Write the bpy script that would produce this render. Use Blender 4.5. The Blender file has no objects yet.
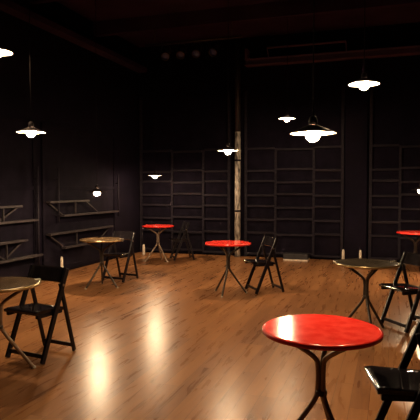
import bpy, bmesh, math, random
from mathutils import Vector, Matrix
random.seed(7)
scene = bpy.context.scene
COL = scene.collection
PI = math.pi

# ------------------------------------------------------------------ camera
TH = math.radians(18.5)            # room turned against the view
F = 540.0; CAMH = 1.5
PITCH = math.atan(22 / F)
cam_d = bpy.data.cameras.new('camera'); cam = bpy.data.objects.new('camera', cam_d); COL.objects.link(cam)
cam_d.sensor_width = 36; cam_d.sensor_fit = 'HORIZONTAL'; cam_d.lens = 36 * F / 420
cam_d.clip_start = .05; cam_d.clip_end = 100
cam.location = (0, 0, CAMH); cam.rotation_euler = (PI / 2 - PITCH, 0, TH)
scene.camera = cam
RC = cam.rotation_euler.to_matrix()

def ray(px, py): return RC @ Vector(((px - 210) / F, (210 - py) / F, -1))
def ground(px, py, z=0.0):
    d = ray(px, py); t = (z - CAMH) / d.z
    return Vector((d.x * t, d.y * t, z))
FWD = Vector((-math.sin(TH), math.cos(TH), 0)); RGT = Vector((math.cos(TH), math.sin(TH), 0))
def at(px, py, Z):
    d = ray(px, py); t = Z / d.dot(FWD)
    return Vector((0, 0, CAMH)) + d * t
def cw(X, Z, z=0): return RGT * X + FWD * Z + Vector((0, 0, z))

# ------------------------------------------------------------------ materials
def mat(name, col, rough=.5, metal=0., spec=.5, emit=None, es=0., coat=0.):
    m = bpy.data.materials.new(name); m.use_nodes = True
    b = m.node_tree.nodes['Principled BSDF']
    b.inputs['Base Color'].default_value = (*col, 1); b.inputs['Roughness'].default_value = rough
    b.inputs['Metallic'].default_value = metal; b.inputs['Specular IOR Level'].default_value = spec
    b.inputs['Coat Weight'].default_value = coat
    if emit: b.inputs['Emission Color'].default_value = (*emit, 1); b.inputs['Emission Strength'].default_value = es
    return m
def noisy(m, c1, c2, scale=6, detail=4, stretch=(1, 1, 1), bump=0., lo=.35, hi=.65, rough=None):
    nt = m.node_tree; b = nt.nodes['Principled BSDF']; L = nt.links.new
    tc = nt.nodes.new('ShaderNodeTexCoord'); mp = nt.nodes.new('ShaderNodeMapping'); mp.inputs['Scale'].default_value = stretch
    n = nt.nodes.new('ShaderNodeTexNoise'); n.inputs['Scale'].default_value = scale; n.inputs['Detail'].default_value = detail
    r = nt.nodes.new('ShaderNodeValToRGB'); r.color_ramp.elements[0].position = lo; r.color_ramp.elements[1].position = hi
    r.color_ramp.elements[0].color = (*c1, 1); r.color_ramp.elements[1].color = (*c2, 1)
    L(tc.outputs['Object'], mp.inputs[0]); L(mp.outputs[0], n.inputs['Vector']); L(n.outputs['Fac'], r.inputs[0]); L(r.outputs[0], b.inputs['Base Color'])
    if rough:
        mr = nt.nodes.new('ShaderNodeMapRange'); mr.inputs['To Min'].default_value = rough[0]; mr.inputs['To Max'].default_value = rough[1]
        L(n.outputs['Fac'], mr.inputs['Value']); L(mr.outputs[0], b.inputs['Roughness'])
    if bump:
        bp = nt.nodes.new('ShaderNodeBump'); bp.inputs['Strength'].default_value = bump; bp.inputs['Distance'].default_value = .01
        L(n.outputs['Fac'], bp.inputs['Height']); L(bp.outputs[0], b.inputs['Normal'])
    return m

def floor_material():
    m = mat('laminate_floor', (.2, .1, .05), .3, spec=.5)
    nt = m.node_tree; b = nt.nodes['Principled BSDF']; L = nt.links.new; N = nt.nodes.new
    b.inputs['IOR'].default_value = 1.24
    tc = N('ShaderNodeTexCoord'); mp = N('ShaderNodeMapping'); mp.inputs['Rotation'].default_value = (0, 0, PI / 2)
    L(tc.outputs['Object'], mp.inputs[0])
    br = N('ShaderNodeTexBrick'); L(mp.outputs[0], br.inputs['Vector'])
    br.inputs['Scale'].default_value = 1; br.inputs['Brick Width'].default_value = 1.25; br.inputs['Row Height'].default_value = .125
    br.inputs['Mortar Size'].default_value = .0022; br.inputs['Mortar Smooth'].default_value = .3; br.offset = .37; br.offset_frequency = 3
    br.inputs['Color1'].default_value = (0, 0, 0, 1); br.inputs['Color2'].default_value = (1, 1, 1, 1); br.inputs['Mortar'].default_value = (.5, .5, .5, 1)
    mp2 = N('ShaderNodeMapping'); mp2.inputs['Scale'].default_value = (9, .9, 1); L(tc.outputs['Object'], mp2.inputs[0])
    sc = N('ShaderNodeVectorMath'); sc.operation = 'ADD'
    mul = N('ShaderNodeVectorMath'); mul.operation = 'SCALE'; mul.inputs['Scale'].default_value = 13.0
    L(br.outputs['Color'], mul.inputs[0]); L(mp2.outputs[0], sc.inputs[0]); L(mul.outputs[0], sc.inputs[1])
    gr = N('ShaderNodeTexNoise'); gr.inputs['Scale'].default_value = 2.2; gr.inputs['Detail'].default_value = 6; gr.inputs['Distortion'].default_value = .6
    L(sc.outputs[0], gr.inputs['Vector'])
    mx = N('ShaderNodeMath'); mx.operation = 'MULTIPLY_ADD'; mx.inputs[1].default_value = .30; mx.use_clamp = True
    sp = N('ShaderNodeSeparateColor'); L(br.outputs['Color'], sp.inputs[0]); L(sp.outputs[0], mx.inputs[0])
    m2 = N('ShaderNodeMath'); m2.operation = 'MULTIPLY'; m2.inputs[1].default_value = .8; L(gr.outputs['Fac'], m2.inputs[0]); L(m2.outputs[0], mx.inputs[2])
    rp = N('ShaderNodeValToRGB'); e = rp.color_ramp.elements
    e[0].position = .2; e[0].color = (.125, .050, .022, 1); e[1].position = .85; e[1].color = (.34, .155, .062, 1)
    k = rp.color_ramp.elements.new(.5); k.color = (.235, .100, .040, 1)
    L(mx.outputs[0], rp.inputs[0])
    mj = N('ShaderNodeMix'); mj.data_type = 'RGBA'; mj.inputs[7].default_value = (.13, .056, .024, 1)
    L(br.outputs['Fac'], mj.inputs[0]); L(rp.outputs[0], mj.inputs[6]); L(mj.outputs[2], b.inputs['Base Color'])
    rr = N('ShaderNodeMapRange'); rr.inputs['To Min'].default_value = .23; rr.inputs['To Max'].default_value = .34
    L(gr.outputs['Fac'], rr.inputs['Value']); L(rr.outputs[0], b.inputs['Roughness'])
    bp = N('ShaderNodeBump'); bp.inputs['Strength'].default_value = .12; bp.inputs['Distance'].default_value = .004
    L(gr.outputs['Fac'], bp.inputs['Height']); L(bp.outputs[0], b.inputs['Normal'])
    return m

M = {}
M['floor'] = floor_material()
M['wall'] = noisy(mat('black_wall', (.02, .015, .02), .85, spec=.06), (.0036, .0025, .0060), (.0062, .0043, .0098), 2.5, 5, rough=(.75, .95))
M['ceil'] = noisy(mat('black_ceiling', (.02, .015, .02), .9, spec=.1), (.026, .016, .045), (.042, .024, .068), 1.5)
M['beam'] = noisy(mat('painted_steel', (.1, .05, .06), .55), (.085, .042, .085), (.12, .062, .12), 3)
M['flat'] = noisy(mat('black_flat_cloth', (.02, .015, .02), .9, spec=.06), (.0036, .0026, .0058), (.0062, .0045, .0096), 5, 5, bump=.2)
M['batten'] = noisy(mat('black_stained_timber', (.05, .04, .04), .7, spec=.12), (.0075, .0058, .0100), (.014, .0108, .0175), 4, 5, (1, 1, 6))
M['truss'] = noisy(mat('dusty_black_steel', (.1, .08, .07), .6, spec=.2), (.017, .013, .016), (.034, .026, .029), 8, 3)
M['post'] = noisy(mat('scuffed_pale_timber', (.3, .2, .15), .5), (.09, .075, .066), (.56, .49, .42), 7, 5, (3, 3, .8), lo=.38, hi=.6)
M['pale'] = noisy(mat('off_white_paint', (.6, .52, .42), .5), (.5, .42, .34), (.75, .64, .52), 14)
M['chair'] = noisy(mat('black_lacquer_wood', (.012, .010, .014), .28, spec=.22), (.006, .005, .007), (.011, .009, .012), 8, 4, (1, 5, 1), rough=(.26, .4))
M['seat'] = noisy(mat('glossy_black_seat', (.012, .010, .013), .1, spec=.4), (.006, .005, .006), (.010, .008, .010), 6, 4, (5, 1, 1), rough=(.04, .07))
M['bolt'] = mat('steel_bolt', (.6, .55, .5), .3, 1)
M['red'] = noisy(mat('glossy_red_top', (.6, .02, .02), .2, spec=.35), (.74, .026, .018), (.86, .060, .042), 14, 6, rough=(.10, .15))
M['redrim'] = mat('red_rim', (.75, .03, .022), .25)
M['bronze'] = noisy(mat('worn_bronze_top', (.2, .13, .06), .3, .35), (.085, .050, .024), (.14, .085, .040), 9, 5, rough=(.16, .28))
M['olive'] = noisy(mat('dark_olive_top', (.09, .07, .04), .28, .2), (.042, .032, .021), (.075, .057, .036), 9, 5, rough=(.16, .28))
M['rimsteel'] = mat('brass_toned_rim', (.5, .38, .2), .3, .9)
M['leg'] = noisy(mat('grey_brown_tube', (.3, .22, .17), .4, .6), (.22, .15, .11), (.36, .26, .19), 10)
M['legd'] = noisy(mat('dark_tube', (.07, .05, .04), .4, .3), (.028, .021, .018), (.055, .041, .033), 10)
M['foot'] = mat('pale_rubber', (.5, .44, .36), .6)
M['shade_out'] = mat('dark_enamel', (.01, .006, .008), .6, spec=.15)
M['shade_in'] = mat('white_enamel', (.85, .8, .7), .4)
M['cord'] = mat('black_cord', (.005, .004, .005), .8, spec=.05)
M['bulb'] = mat('lit_bulb', (1, .9, .75), .3, emit=(1.0, .71, .40), es=600)
M['bulb_strong'] = mat('stronger_lit_bulb', (1, .9, .75), .3, emit=(1.0, .71, .42), es=880)
M['can'] = mat('black_lamp_body', (.02, .02, .022), .45)
M['lens'] = mat('blue_lens', (.04, .07, .28), .12)
M['box'] = noisy(mat('black_box_paint_and_post_shade', (.03, .025, .025), .6), (.010, .008, .010), (.018, .014, .017), 5)

# ------------------------------------------------------------------ helpers
def box(bm, c, s, rot=None, mi=0, bev=0.0):
    r = bmesh.ops.create_cube(bm, size=1)
    mx = Matrix.Translation(Vector(c)) @ (rot.to_4x4() if rot is not None else Matrix.Identity(4)) @ Matrix.Diagonal((*s, 1))
    bmesh.ops.transform(bm, matrix=mx, verts=r['verts'])
    fs = set(f for v in r['verts'] for f in v.link_faces)
    for f in fs: f.material_index = mi
    if bev:
        es = list(set(e for v in r['verts'] for e in v.link_edges))
        bmesh.ops.bevel(bm, geom=es, offset=bev, segments=2, affect='EDGES', profile=.6)
def bar(bm, a, b, w, t, xaxis=Vector((1, 0, 0)), bev=.004):
    a = Vector(a); b = Vector(b); z = (b - a).normalized()
    x = Vector(xaxis); x = (x - z * x.dot(z)).normalized(); y = z.cross(x)
    R = Matrix((x, y, z)).transposed()
    box(bm, (a + b) / 2, (w, t, (b - a).length), R, bev=bev)
def tube(bm, pts, r, seg=10, cap=True):
    pts = [Vector(p) for p in pts]; rings = []; px = None
    for i, p in enumerate(pts):
        t = (pts[min(i + 1, len(pts) - 1)] - pts[max(i - 1, 0)]).normalized()
        if px is None:
            px = Vector((1, 0, 0)) if abs(t.x) < .9 else Vector((0, 1, 0))
        px = (px - t * px.dot(t)).normalized(); py = t.cross(px)
        rr = r[i] if isinstance(r, (list, tuple)) else r
        rings.append([bm.verts.new(p + px * rr * math.cos(2 * PI * k / seg) + py * rr * math.sin(2 * PI * k / seg)) for k in range(seg)])
    for i in range(len(rings) - 1):
        for k in range(seg):
            f = bm.faces.new((rings[i][k], rings[i][(k + 1) % seg], rings[i + 1][(k + 1) % seg], rings[i + 1][k])); f.smooth = True
    if cap:
        bm.faces.new(list(reversed(rings[0]))); bm.faces.new(rings[-1])
def lathe(bm, prof, seg=32, mi=None, smooth=True, c=(0, 0)):
    rings = []
    for (r, z) in prof:
        if r < 1e-5: rings.append([bm.verts.new((c[0], c[1], z))])
        else: rings.append([bm.verts.new((c[0] + r * math.cos(2 * PI * k / seg), c[1] + r * math.sin(2 * PI * k / seg), z)) for k in range(seg)])
    for i in range(len(rings) - 1):
        A, B = rings[i], rings[i + 1]
        for k in range(seg):
            j = (k + 1) % seg
            vs = [A[0], B[j], B[k]] if len(A) == 1 else ([A[k], A[j], B[0]] if len(B) == 1 else [A[k], A[j], B[j], B[k]])
            f = bm.faces.new(vs); f.smooth = smooth
            if mi: f.material_index = mi[i]
def spline(P, n=8):
    P = [Vector(p) for p in P]; out = []
    for i in range(len(P) - 1):
        p0, p1, p2, p3 = P[max(i - 1, 0)], P[i], P[i + 1], P[min(i + 2, len(P) - 1)]
        for k in range(n):
            t = k / n
            out.append(.5 * ((2 * p1) + (p2 - p0) * t + (2 * p0 - 5 * p1 + 4 * p2 - p3) * t * t + (3 * p1 - p0 - 3 * p2 + p3) * t ** 3))
    return out + [P[-1]]
def obj(name, bm, mats, parent=None, loc=(0, 0, 0)):
    bmesh.ops.recalc_face_normals(bm, faces=bm.faces)
    me = bpy.data.meshes.new(name); bm.to_mesh(me); bm.free()
    for m in (mats if isinstance(mats, (list, tuple)) else [mats]): me.materials.append(m)
    o = bpy.data.objects.new(name, me); COL.objects.link(o); o.location = loc
    if parent: o.parent = parent
    return o
def thing(name, label, cat, loc=(0, 0, 0), rotz=0, group=None):
    o = bpy.data.objects.new(name, None); o.empty_display_size = .1; COL.objects.link(o)
    o.location = loc; o.rotation_euler = (0, 0, rotz)
    return tag(o, label, cat, group)
def tag(o, label, cat, group=None):
    o['label'] = label; o['category'] = cat
    if group: o['group'] = group
    return o
def struct(name, bm, m):
    o = obj(name, bm, m); o['kind'] = 'structure'; return o
def dup(root, loc, rotz, label, group=None, swap=None):
    def cp(o, par):
        c = o.copy(); COL.objects.link(c); c.parent = par
        if swap and o.type == 'MESH' and any(s.name in swap for s in o.data.materials):
            c.data = o.data.copy()
            for i, s in enumerate(o.data.materials):
                if s.name in swap: c.data.materials[i] = swap[s.name]
        for ch in kids.get(o, []): cp(ch, c)
        return c
    kids = {}
    for o in list(COL.objects):
        if o.parent: kids.setdefault(o.parent, []).append(o)
    r = cp(root, None); r.location = loc; r.rotation_euler = (0, 0, rotz); r['label'] = label
    if group: r['group'] = group
    return r

# ------------------------------------------------------------------ room shell
CX, CY = -5.572, 11.485          # back left corner
RX, FY, CH = 5.0, -2.2, 4.75
def slab(name, lo, hi, m):
    bm = bmesh.new(); box(bm, [(a + b) / 2 for a, b in zip(lo, hi)], [b - a for a, b in zip(lo, hi)]); return struct(name, bm, m)
slab('floor', (CX - .15, FY - .15, -.1), (RX + .15, CY + .15, 0), M['floor'])
slab('ceiling', (CX - .15, FY - .15, CH), (RX + .15, CY + .15, CH + .1), M['ceil'])
slab('wall_left', (CX - .15, FY - .15, 0), (CX, CY + .15, CH), M['wall'])
slab('wall_back', (CX, CY, 0), (RX, CY + .15, CH), M['wall'])
slab('wall_right', (RX, FY - .15, 0), (RX + .15, CY + .15, CH), M['wall'])
slab('wall_front', (CX, FY - .15, 0), (RX, FY, CH), M['wall'])
# dark ledge along the top of the left wall
slab('trim_1', (CX, FY, 4.16), (CX + .22, CY - .05, 4.26), M['ceil'])

def wallx(px):                   # x on the back wall under a photo column
    d = ray(px, 188); t = CY / d.y
    return d.x * t
def wally(px):                   # y on the left wall under a photo column
    d = ray(px, 188); t = CX / d.x
    return d.y * t

# ceiling joists (surface dark, barely lit)
for i, y in enumerate((1.5, 3.5, 5.5, 7.5, 9.5)):
    slab('trim_%d' % (i + 2), (CX, y - .06, CH - .26), (RX, y + .06, CH), M['ceil'])

# steel girder high on the back wall, from the post to the right
bm = bmesh.new(); x0 = wallx(247); yb = CY - .14
box(bm, ((x0 + RX) / 2, yb, 4.235), (RX - x0, .2, .02)); box(bm, ((x0 + RX) / 2, yb, 4.115), (RX - x0, .2, .02)); box(bm, ((x0 + RX) / 2, yb, 4.175), (RX - x0, .02, .1))
g = thing('ceiling_girder', 'reddish brown steel girder running high along the back wall right of the post', 'beam', ((x0 + RX) / 2, yb, 4.105))
gb = obj('girder_web', bm, M['beam'], g); gb.location = -Vector(g.location)
bm = bmesh.new(); box(bm, (x0 + .04, CY - .15, 4.33), (.05, .24, .24)); e = obj('end_plate', bm, M['beam'], g); e.location = -Vector(g.location)
bm = bmesh.new(); tube(bm, [(x0 + .5, CY - .3, 4.42), (x0 + 2.1, CY - .3, 4.42)], .02); tube(bm, [(x0 + .5, CY - .3, 4.42), (x0 + .5, CY - .12, 4.24)], .012); tube(bm, [(x0 + 2.1, CY - .3, 4.42), (x0 + 2.1, CY - .12, 4.24)], .012)
e = obj('conduit', bm, M['beam'], g); e.location = -Vector(g.location)

# ------------------------------------------------------------------ timber flats on the back wall
def flat(px0, px1, rails, studs, label, top=3.6):
    a, b = wallx(px0), wallx(px1); w = b - a; y = CY - .001
    t = thing('wall_flat', label, 'wall panel', ((a + b) / 2, y, 0), 0, 'black framed flats along the back wall')
    bm = bmesh.new(); box(bm, (0, -.012, top / 2), (w, .022, top)); obj('panel', bm, M['flat'], t)
    for s in (-1, 1):
        bm = bmesh.new(); box(bm, (s * (w / 2 - .03), -.0485, top / 2), (.06, .05, top), bev=.004); obj('stile', bm, M['batten'], t)
    edges = [-w / 2 + .06] + [wallx(p) - (a + b) / 2 for p in studs] + [w / 2 - .06]
    for p in edges[1:-1]:
        bm = bmesh.new(); box(bm, (p, -.046, 1.2), (.05, .045, 2.3), bev=.004); obj('stud', bm, M['batten'], t)
    for i, z in enumerate(rails):
        for k in range(len(edges) - 1):
            p0 = edges[k] + (.025 if k else 0); p1 = edges[k + 1] - (.025 if k < len(edges) - 2 else 0)
            dz = .0 if (k + i) % 2 else -.03
            bm = bmesh.new(); box(bm, ((p0 + p1) / 2, -.052, z + dz), (p1 - p0, .058, .045), bev=.004); obj('rail', bm, M['batten'], t)
    return t
RAILS = (.10, .53, .84, 1.11, 1.37, 1.65, 1.90, 2.35)
flat(141, 231, RAILS, (173, 204), 'black framed wall flat left of the pale post, behind the far red table')
flat(245, 344, RAILS, (276, 314), 'black framed wall flat right of the pale post')
flat(369, 432, RAILS, (400,), 'black framed wall flat at the right edge, past the dark pilaster')
bm = bmesh.new(); a, b = wallx(345), wallx(367); box(bm, ((a + b) / 2, CY - .05, 2.05), (b - a, .1, 4.1), bev=.01)
pil = struct('trim_7', bm, M['wall'])

# pale post
px = wallx(239)
p = thing('timber_post', 'tall scuffed pale post standing against the black back wall', 'post', (px, CY - .11, 0))
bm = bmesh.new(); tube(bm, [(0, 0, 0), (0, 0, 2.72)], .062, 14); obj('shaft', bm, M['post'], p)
bm = bmesh.new(); tube(bm, [(0, 0, 2.72), (0, 0, 4.74)], .0615, 14); o = obj('shaft_shaded_top', bm, M['box'], p); o['label'] = 'upper part of the post, coloured black for the shade above the lamps'  # same post; black colour stands in for shade where the lamplight cuts off
for z in (1.0, 2.1):
    bm = bmesh.new(); lathe(bm, [(.062, z - .02), (.069, z - .02), (.069, z + .02), (.062, z + .02)], 16); obj('collar', bm, M['batten'], p)
bm = bmesh.new(); lathe(bm, [(.0, .012), (.085, .012), (.085, 0), (0, 0)], 16, smooth=False); obj('base_plate', bm, M['legd'], p)

# ------------------------------------------------------------------ trusses on the left wall
TRG = 'black ladder trusses along the left wall'
def truss(pa, pb, qa, qb, zt, zb, label):
    # chord at zt spans photo columns pa-pb, chord at zb spans qa-qb
    ya, yb = wally(pa), wally(pb); za, zb_ = wally(qa), wally(qb)
    x = CX + .10; o = Vector((CX, (ya + yb) / 2, 0))
    t = thing('wall_truss', label, 'truss', (CX, (ya + yb) / 2, zb - .03), 0, TRG)
    L = Vector(t.location)
    def part(n, A, B, w=.05, d=.04):
        bm = bmesh.new(); bar(bm, Vector(A) - L, Vector(B) - L, w, d); return obj(n, bm, M['truss'], t)
    part('chord', (x, ya, zt), (x, yb, zt), .09, .034); part('chord', (x, za, zb), (x, zb_, zb), .09, .034)
    lo = max(min(ya, yb), min(za, zb_)); hi = min(max(ya, yb), max(za, zb_)); H = zt - zb
    for y0, y1 in ((min(ya, yb) + .03, min(za, zb_) + (.06 if min(za, zb_) > min(ya, yb) + .1 else .45)), (max(ya, yb) - .03, max(ya, yb) + (.42 if max(za, zb_) > max(ya, yb) + .4 else -.5))):
        part('brace', (x - .025, y0, zt - .01), (x - .025, y1, zb + .01), .02, .022)
    part('web', (x, (lo + hi) / 2, zb + .02), (x, (lo + hi) / 2, zt - .02), .025, .02)
    for y in (lo + .15, hi - .15):
        for z in (zt, zb): part('bracket', (CX + .002, y, z - .02), (x - .03, y, z - .02), .03, .03)
truss(-22, 15, -22, 31, 1.215, .98, 'black truss on the left wall, upper one at the left edge of the picture')
truss(-22, 20, -22, 35, .675, .40, 'black truss on the left wall, lower one behind the nearer brown table')
truss(43, 83, 57, 113, 1.26, 1.01, 'black truss on the left wall, upper one right of the slim wall upright')
truss(43, 107, 58, 84, .71, .44, 'black truss on the left wall, lower one behind the farther brown table')
def upright(pxc, z0, z1, label, r=.028):
    bm = bmesh.new(); tube(bm, [(0, 0, 0), (0, 0, z1 - z0)], r, 10)
    for z in (.12, z1 - z0 - .2): box(bm, (-.055, 0, z), (.09, .024, .024))
    o = obj('wall_upright', bm, M['batten']); o.location = (CX + .1, wally(pxc), z0); tag(o, label, 'pole', 'slim black uprights on the left wall')
upright(32.5, 0, 1.85, 'slim black upright between the two pairs of trusses on the left wall', .02)
upright(53.5, .9, 1.85, 'short black upright at the near end of the upper right-hand truss, left wall', .016)
upright(114, .9, 1.8, 'short black upright at the far end of the left wall trusses', .016)
# black flats behind the trusses on the left wall
def lflat(p0, p1, label):
    a, b = wally(p0), wally(p1); w = abs(b - a)
    t = thing('wall_flat', label, 'wall panel', (CX + .001, (a + b) / 2, 0), PI / 2, 'black framed flats along the left wall')
    bm = bmesh.new(); box(bm, (0, -.009, 1.3), (w, .016, 2.6)); obj('panel', bm, M['flat'], t)
    for s in (-1, 1):
        bm = bmesh.new(); box(bm, (s * (w / 2 - .03), -.0275, 1.3), (.06, .02, 2.6), bev=.004); obj('stile', bm, M['flat'], t)
    for z in (.05, 1.5, 2.57):
        bm = bmesh.new(); box(bm, (0, -.0275, z), (w - .12, .02, .06), bev=.004); obj('rail', bm, M['flat'], t)
lflat(-25, 34, 'black framed wall flat at the left edge of the picture')
lflat(41, 114, 'black framed wall flat behind the farther brown table')

# ------------------------------------------------------------------ small things at the foot of the walls
def pale_post(loc, h, label, w=.05):
    bm = bmesh.new(); lathe(bm, [(0, 0), (w * .5, 0), (w * .52, h * .1), (w * .48, h * .8), (w * .36, h * .96), (w * .2, h), (0, h)], 14)
    o = obj('short_post', bm, M['pale']); o.location = loc; tag(o, label, 'post', 'short pale posts at the foot of the walls')
g = ground(345, 257.5); pale_post((wallx(344.5), CY - .15, 0), .24, 'short pale post by the back wall, left of the two behind the olive table', .055)
g = ground(362, 257.5); pale_post((wallx(361.5), CY - .15, 0), .24, 'short pale post by the back wall, right of the two behind the olive table', .055)
pale_post((CX + .12, wally(59) - .12, 0), .30, 'short pale post at the foot of the left wall below the trusses', .05)
pale_post((CX + .35, CY - .55, 0), .24, 'short pale post in the back left corner by the far red table', .06)
bx = wallx(299)
t = thing('floor_box', 'low black box with a pale bottom edge by the back wall', 'box', (bx, CY - .28, 0), 0)
bm = bmesh.new(); box(bm, (0, 0, .085), (.5, .3, .11), bev=.008); obj('body', bm, M['box'], t)
bm = bmesh.new(); box(bm, (0, 0, .015), (.5, .3, .03)); obj('base_strip', bm, M['pale'], t)

# ------------------------------------------------------------------ lighting bar with small spotlights
A = at(160, 43, 10.3); B = at(226, 39, 9.9)
yb = (A.y + B.y) / 2; zb = (A.z + B.z) / 2; x0, x1 = A.x - .3, B.x + .3
t = thing('lighting_bar', 'black lighting bar hung under the ceiling near the back wall', 'pipe', ((x0 + x1) / 2, yb, zb))
bm = bmesh.new(); tube(bm, [(-(x1 - x0) / 2, 0, 0), ((x1 - x0) / 2, 0, 0)], .024); obj('pipe', bm, M['can'], t)
for s in (-.4, .4):
    bm = bmesh.new(); tube(bm, [(s * (x1 - x0), 0, .02), (s * (x1 - x0), 0, CH - zb - .001)], .012); obj('drop_rod', bm, M['can'], t)
names = ['leftmost', 'second from left', 'third from left', 'rightmost']
for i, pxl in enumerate((166, 182, 198, 215)):
    x = A.x + (B.x - A.x) * (pxl - 160) / 66
    s = thing('stage_light', 'small black stage light on the ceiling bar, %s of the four' % names[i], 'spotlight', (x, yb, zb - .196), .3 - .1 * i, 'small stage lights on the bar')
    R = Matrix.Rotation(math.radians(-55), 3, 'X')
    bm = bmesh.new(); lathe(bm, [(0, .12), (.05, .12), (.06, .09), (.06, -.07), (.078, -.10), (.078, -.13), (.066, -.13), (.066, -.1)], 18)
    bmesh.ops.transform(bm, matrix=R.to_4x4(), verts=bm.verts); obj('housing', bm, M['can'], s)
    bm = bmesh.new(); lathe(bm, [(.0, -.108), (.04, -.107), (.066, -.1)], 18); bmesh.ops.transform(bm, matrix=R.to_4x4(), verts=bm.verts); obj('lens', bm, M['lens'], s)
    bm = bmesh.new(); box(bm, (0, 0, .168), (.03, .05, .012)); tube(bm, spline([(-.085, 0, 0), (-.085, 0, .1), (-.04, 0, .165), (.04, 0, .165), (.085, 0, .1), (.085, 0, 0)], 4), .008, 6); obj('yoke', bm, M['can'], s)

# ------------------------------------------------------------------ pendant lamps
def make_lamp(px, py, Z, label, bulb='bulb'):
    p = at(px, py, Z)                                    # rim plane
    drop = CH - p.z
    t = thing('pendant_lamp', label, 'pendant lamp', p, 0, 'lit pendant lamps hanging over the room')
    bm = bmesh.new()
    lathe(bm, [(.028, .050), (.045, .044), (.075, .030), (.118, .011), (.145, .001), (.147, -.004), (.143, -.003), (.115, .006), (.072, .024), (.042, .038), (.028, .044)],
          36, mi=[0, 0, 0, 0, 0, 1, 1, 1, 1, 1])
    obj('shade', bm, [M['shade_out'], M['shade_in']], t)
    bm = bmesh.new(); lathe(bm, [(0, .11), (.012, .108), (.022, .098), (.027, .08), (.027, .045), (.02, .04), (0, .04)], 18); obj('socket', bm, M['shade_out'], t)
    bm = bmesh.new(); pr = [(0, -.056)]
    for k in range(1, 8):
        a = -PI / 2 + PI * k / 9; pr.append((.046 * math.cos(a), -.010 + .046 * math.sin(a)))
    pr += [(.018, .03), (.014, .045), (0, .045)]
    lathe(bm, pr, 16); obj('bulb', bm, M[bulb], t)
    bm = bmesh.new(); tube(bm, [(0, 0, .108), (0, 0, drop - .02)], .004, 6); obj('cord', bm, M['cord'], t)
    bm = bmesh.new(); lathe(bm, [(0, drop - .03), (.03, drop - .028), (.045, drop - .001), (0, drop - .001)], 16); obj('ceiling_rose', bm, M['cord'], t)
    return t
make_lamp(-3, 52, 5.3, 'lit pendant lamp cut off by the left edge of the picture, high up')
make_lamp(31, 132, 5.6, 'lit pendant lamp at the left, above the nearer brown table')
make_lamp(97, 192, 8.2, 'lit low pendant lamp hanging over the farther brown table by the left wall', 'bulb_strong')
make_lamp(155, 175.5, 11.2, 'small lit pendant lamp over the far red table', 'bulb_strong')
make_lamp(228, 150.5, 7.55, 'lit pendant lamp over the middle red table, in front of the pale post', 'bulb_strong')
make_lamp(287, 118.5, 9.6, 'small lit pendant lamp high beyond the large near lamp', 'bulb_strong')
make_lamp(313, 133, 3.45, 'largest lit pendant lamp, over the near red table')
make_lamp(364, 84, 5.2, 'highest lit pendant lamp at the right, over the dark olive table')
make_lamp(421, 190, 8.6, 'lit pendant lamp cut off by the right edge, over the red table there', 'bulb_strong')

# ------------------------------------------------------------------ bistro tables
R_T = .325; H_T = .73
def make_table(center, ang, label, top, rim, leg, group, tilt=0.):
    t = thing('bistro_table', label, 'table', (center.x, center.y, 0), 0, group)
    bm = bmesh.new()
    lathe(bm, [(0, H_T), (R_T - .014, H_T), (R_T - .006, H_T - .002), (R_T - .002, H_T - .006), (R_T - .002, H_T - .02), (R_T - .012, H_T - .026), (0, H_T - .026)], 64,)
    for f in bm.faces: f.smooth = len(f.verts) > 3 and abs(f.normal.z) < .99
    tp = obj('tabletop', bm, top, t)
    bm = bmesh.new(); lathe(bm, [(R_T - .004, H_T - .003), (R_T, H_T - .005), (R_T + .001, H_T - .012), (R_T, H_T - .024), (R_T - .004, H_T - .026)], 64); e = obj('rim_band', bm, rim, t)
    if tilt:
        for o in (tp, e):
            o.matrix_local = Matrix.Translation((0, 0, H_T)) @ Matrix.Rotation(tilt, 4, RGT) @ Matrix.Translation((0, 0, -H_T))
    for k in range(3):
        a = ang + TH + k * 2 * PI / 3; c, s = math.cos(a), math.sin(a)
        def q(r, z): return Vector((c * r, s * r, z))
        bm = bmesh.new()
        zt = H_T - .032
        tube(bm, spline([q(.235, zt - .003), q(.19, zt - .03), q(.11, .62), q(.035, .565), q(.018, .51), q(.018, .40), q(.032, .335), q(.10, .235), q(.19, .11), q(.262, .012)], 5), .0145, 10)
        lg = obj('leg', bm, leg, t)
        bm = bmesh.new(); lathe(bm, [(0, .022), (.012, .022), (.017, .01), (.017, 0), (0, 0)], 12, c=(c * .268, s * .268)); obj('foot_cap', bm, M['foot'], lg)
    bm = bmesh.new(); lathe(bm, [(.0, .385), (.033, .385), (.034, .378), (.034, .365), (.033, .358), (.0, .358)], 18); obj('clamp_ring', bm, M['legd'], t)
    bm = bmesh.new(); lathe(bm, [(0, H_T - .0265), (.235, H_T - .0265), (.235, H_T - .033), (.215, H_T - .033), (.215, H_T - .0285), (0, H_T - .0285)], 32); u = obj('under_ring', bm, M['legd'], t)
    return t
def clip(t, px, py):
    p = ground(px, py, H_T - .01); d = (p - Vector((t.location.x, t.location.y, p.z))).normalized()
    bm = bmesh.new(); a = math.atan2(d.y, d.x); R = Matrix.Rotation(a, 3, 'Z'); pos = d * (R_T + .008)
    box(bm, pos + Vector((0, 0, H_T - .012)), (.012, .045, .04), R, bev=.004)
    box(bm, d * (R_T - .012) + Vector((0, 0, H_T + .004)), (.045, .04, .006), R, bev=.002)
    obj('rim_clip', bm, M['bolt'], t)
D = math.radians
RG = 'red topped bistro tables'
def ctr(px, py): return ground(px, py, H_T)
T1 = make_table(ctr(321.5, 328), D(180), 'near red round bistro table with bent tube legs, largest in the photo', M['red'], M['redrim'], M['leg'], RG, tilt=D(.8))
T2 = make_table(ctr(228, 242.5), D(250), 'middle red round bistro table in front of the pale post', M['red'], M['redrim'], M['legd'], RG)
T3 = make_table(ctr(158, 225.5), D(200), 'far red round bistro table in the back left corner', M['red'], M['redrim'], M['leg'], RG)
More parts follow.
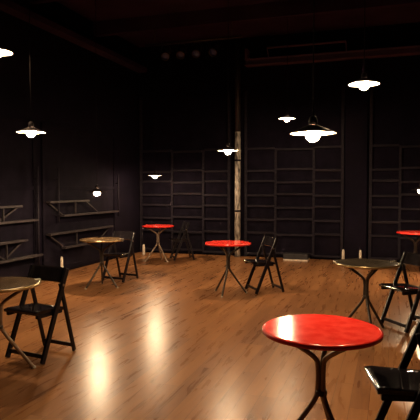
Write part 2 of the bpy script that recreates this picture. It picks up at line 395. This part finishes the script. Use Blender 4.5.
T4 = make_table(ctr(416, 232), D(170), 'red round bistro table cut off by the right edge, far back', M['red'], M['redrim'], M['legd'], RG)
BG = 'brown topped bistro tables'
T5 = make_table(ctr(-2, 283), D(20), 'worn bronze brown round table cut off by the left edge', M['bronze'], M['rimsteel'], M['leg'], BG)
T6 = make_table(ctr(101.5, 239), D(220), 'bronze brown round table before the left wall trusses', M['bronze'], M['rimsteel'], M['legd'], BG)
T7 = make_table(ctr(366.5, 262.3), D(30), 'dark olive round table with brass rim behind the near red table', M['olive'], M['rimsteel'], M['legd'], BG)
clip(T5, 41, 280.5); clip(T6, 122, 240); clip(T7, 335.5, 262); clip(T7, 398.5, 262)

# ------------------------------------------------------------------ folding chairs
CG = 'black wooden folding chairs'
def make_chair():
    t = thing('folding_chair', '', 'chair', (0, 0, 0), 0, CG)
    lean = Vector((0, .32, .78)).normalized()
    for s in (-1, 1):
        bm = bmesh.new(); bar(bm, (s * .205, .004, .004), (s * .205, .32, .78), .024, .044); lg = obj('front_leg', bm, M['chair'], t)
        bm = bmesh.new(); tube(bm, [(s * .219, .262, .64), (s * .216, .262, .64)], .011, 10); obj('pivot_bolt', bm, M['bolt'], lg)
    for s in (-1, 1):
        bm = bmesh.new(); bar(bm, (s * .178, .262, .655), (s * .178, .436, .004), .022, .034); obj('rear_leg', bm, M['chair'], t)
    # dished seat board
    bm = bmesh.new(); nx, ny = 10, 8; g0 = []; g1 = []
    for j in range(ny + 1):
        v = j / ny; y = -.045 + .345 * v
        r0, r1 = [], []
        for i in range(nx + 1):
            u = i / nx * 2 - 1; x = u * .19
            z = .455 - .004 * (1 - u * u) * math.sin(PI * v) - .022 * v - (.010 * max(0, (.12 - v) / .12) ** 2)
            r0.append(bm.verts.new((x, y, z))); r1.append(bm.verts.new((x, y + (.004 if j == 0 else 0), z - .022)))
        g0.append(r0); g1.append(r1)
    for j in range(ny):
        for i in range(nx):
            f = bm.faces.new((g0[j][i], g0[j][i + 1], g0[j + 1][i + 1], g0[j + 1][i])); f.smooth = True
            bm.faces.new((g1[j][i], g1[j + 1][i], g1[j + 1][i + 1], g1[j][i + 1]))
    for j in range(ny):
        bm.faces.new((g0[j][0], g0[j + 1][0], g1[j + 1][0], g1[j][0])); bm.faces.new((g0[j][nx], g1[j][nx], g1[j + 1][nx], g0[j + 1][nx]))
    for i in range(nx):
        bm.faces.new((g0[0][i], g1[0][i], g1[0][i + 1], g0[0][i + 1])); bm.faces.new((g0[ny][i], g0[ny][i + 1], g1[ny][i + 1], g1[ny][i]))
    obj('seat', bm, M['seat'], t)
    for s in (-1, 1):
        bm = bmesh.new(); box(bm, (s * .17, .13, .405), (.028, .30, .034), bev=.004); obj('seat_rail', bm, M['chair'], t)
    # curved backrest board between the uprights
    bm = bmesh.new(); n = 10; rows = []
    for (zz, off) in ((.655, 0), (.665, .0), (.77, 0), (.785, 0)):
        yy = .32 / .78 * zz
        for th in (0,):
            rows.append([(Vector((-.193 + .386 * i / n, yy + .018 * (1 - (2 * i / n - 1) ** 2), zz)), ) for i in range(n + 1)])
    F0 = [[bm.verts.new(p[0] + Vector((0, -.009, .004))) for p in r] for r in rows]; F1 = [[bm.verts.new(p[0] + Vector((0, .009, -.004))) for p in r] for r in rows]
    for r in range(len(rows) - 1):
        for i in range(n):
            f = bm.faces.new((F0[r][i], F0[r][i + 1], F0[r + 1][i + 1], F0[r + 1][i])); f.smooth = True
            f = bm.faces.new((F1[r][i], F1[r + 1][i], F1[r + 1][i + 1], F1[r][i + 1])); f.smooth = True
        bm.faces.new((F0[r][0], F0[r + 1][0], F1[r + 1][0], F1[r][0])); bm.faces.new((F0[r][n], F1[r][n], F1[r + 1][n], F0[r + 1][n]))
    for i in range(n):
        bm.faces.new((F0[0][i], F1[0][i], F1[0][i + 1], F0[0][i + 1])); bm.faces.new((F0[-1][i], F0[-1][i + 1], F1[-1][i + 1], F1[-1][i]))
    obj('backrest', bm, M['seat'], t)
    bm = bmesh.new(); box(bm, (0, .028, .058), (.388, .018, .034), bev=.003); obj('front_stretcher', bm, M['chair'], t)
    bm = bmesh.new(); box(bm, (0, .4205, .058), (.336, .018, .034), bev=.003); obj('rear_stretcher', bm, M['chair'], t)
    bm = bmesh.new(); tube(bm, [(-.168, .306, .425), (.168, .306, .425)], .010, 8); obj('seat_dowel', bm, M['chair'], t)
    return t
proto = make_chair(); first = [True]
def place_chair(mid, face, label):
    face = face.normalized(); rz = math.atan2(face.y, face.x) + PI / 2     # local -Y is the front
    if first[0]:
        first[0] = False; proto.location = (mid.x, mid.y, 0); proto.rotation_euler = (0, 0, rz); proto['label'] = label; return proto
    return dup(proto, (mid.x, mid.y, 0), rz, label)
def gm(a, b): return (ground(*a) + ground(*b)) / 2
place_chair(cw(.935, 2.96), cw(-.994, .10), 'black folding chair cut off by the right edge, nearest, at the near red table')
place_chair(gm((45, 364), (4, 358.5)), cw(-.45, -.89), 'black folding chair at the left, tucked behind the bronze table at the edge')
place_chair(gm((102, 279.5), (123.5, 284)), cw(-.47, -.88), 'black folding chair behind the bronze table by the left wall trusses')
place_chair(gm((256, 295), (245.5, 288.5)), cw(-.956, -.29), 'black folding chair right of the middle red table')
place_chair(gm((408, 334), (379, 322.5)), cw(-.944, -.33), 'black folding chair beside the dark olive table at the right')
place_chair(gm((171, 261.5), (173, 257.5)), cw(-.97, -.25), 'black folding chair right of the far red table, before the back wall')

# ------------------------------------------------------------------ world, view
w = bpy.data.worlds.new('world'); scene.world = w; w.use_nodes = True
w.node_tree.nodes['Background'].inputs[0].default_value = (.01, .006, .012, 1); w.node_tree.nodes['Background'].inputs[1].default_value = .2
scene.view_settings.view_transform = 'Standard'; scene.view_settings.look = 'None'; scene.view_settings.gamma = 1
scene.view_settings.use_curve_mapping = False; scene.view_settings.exposure = 0.45
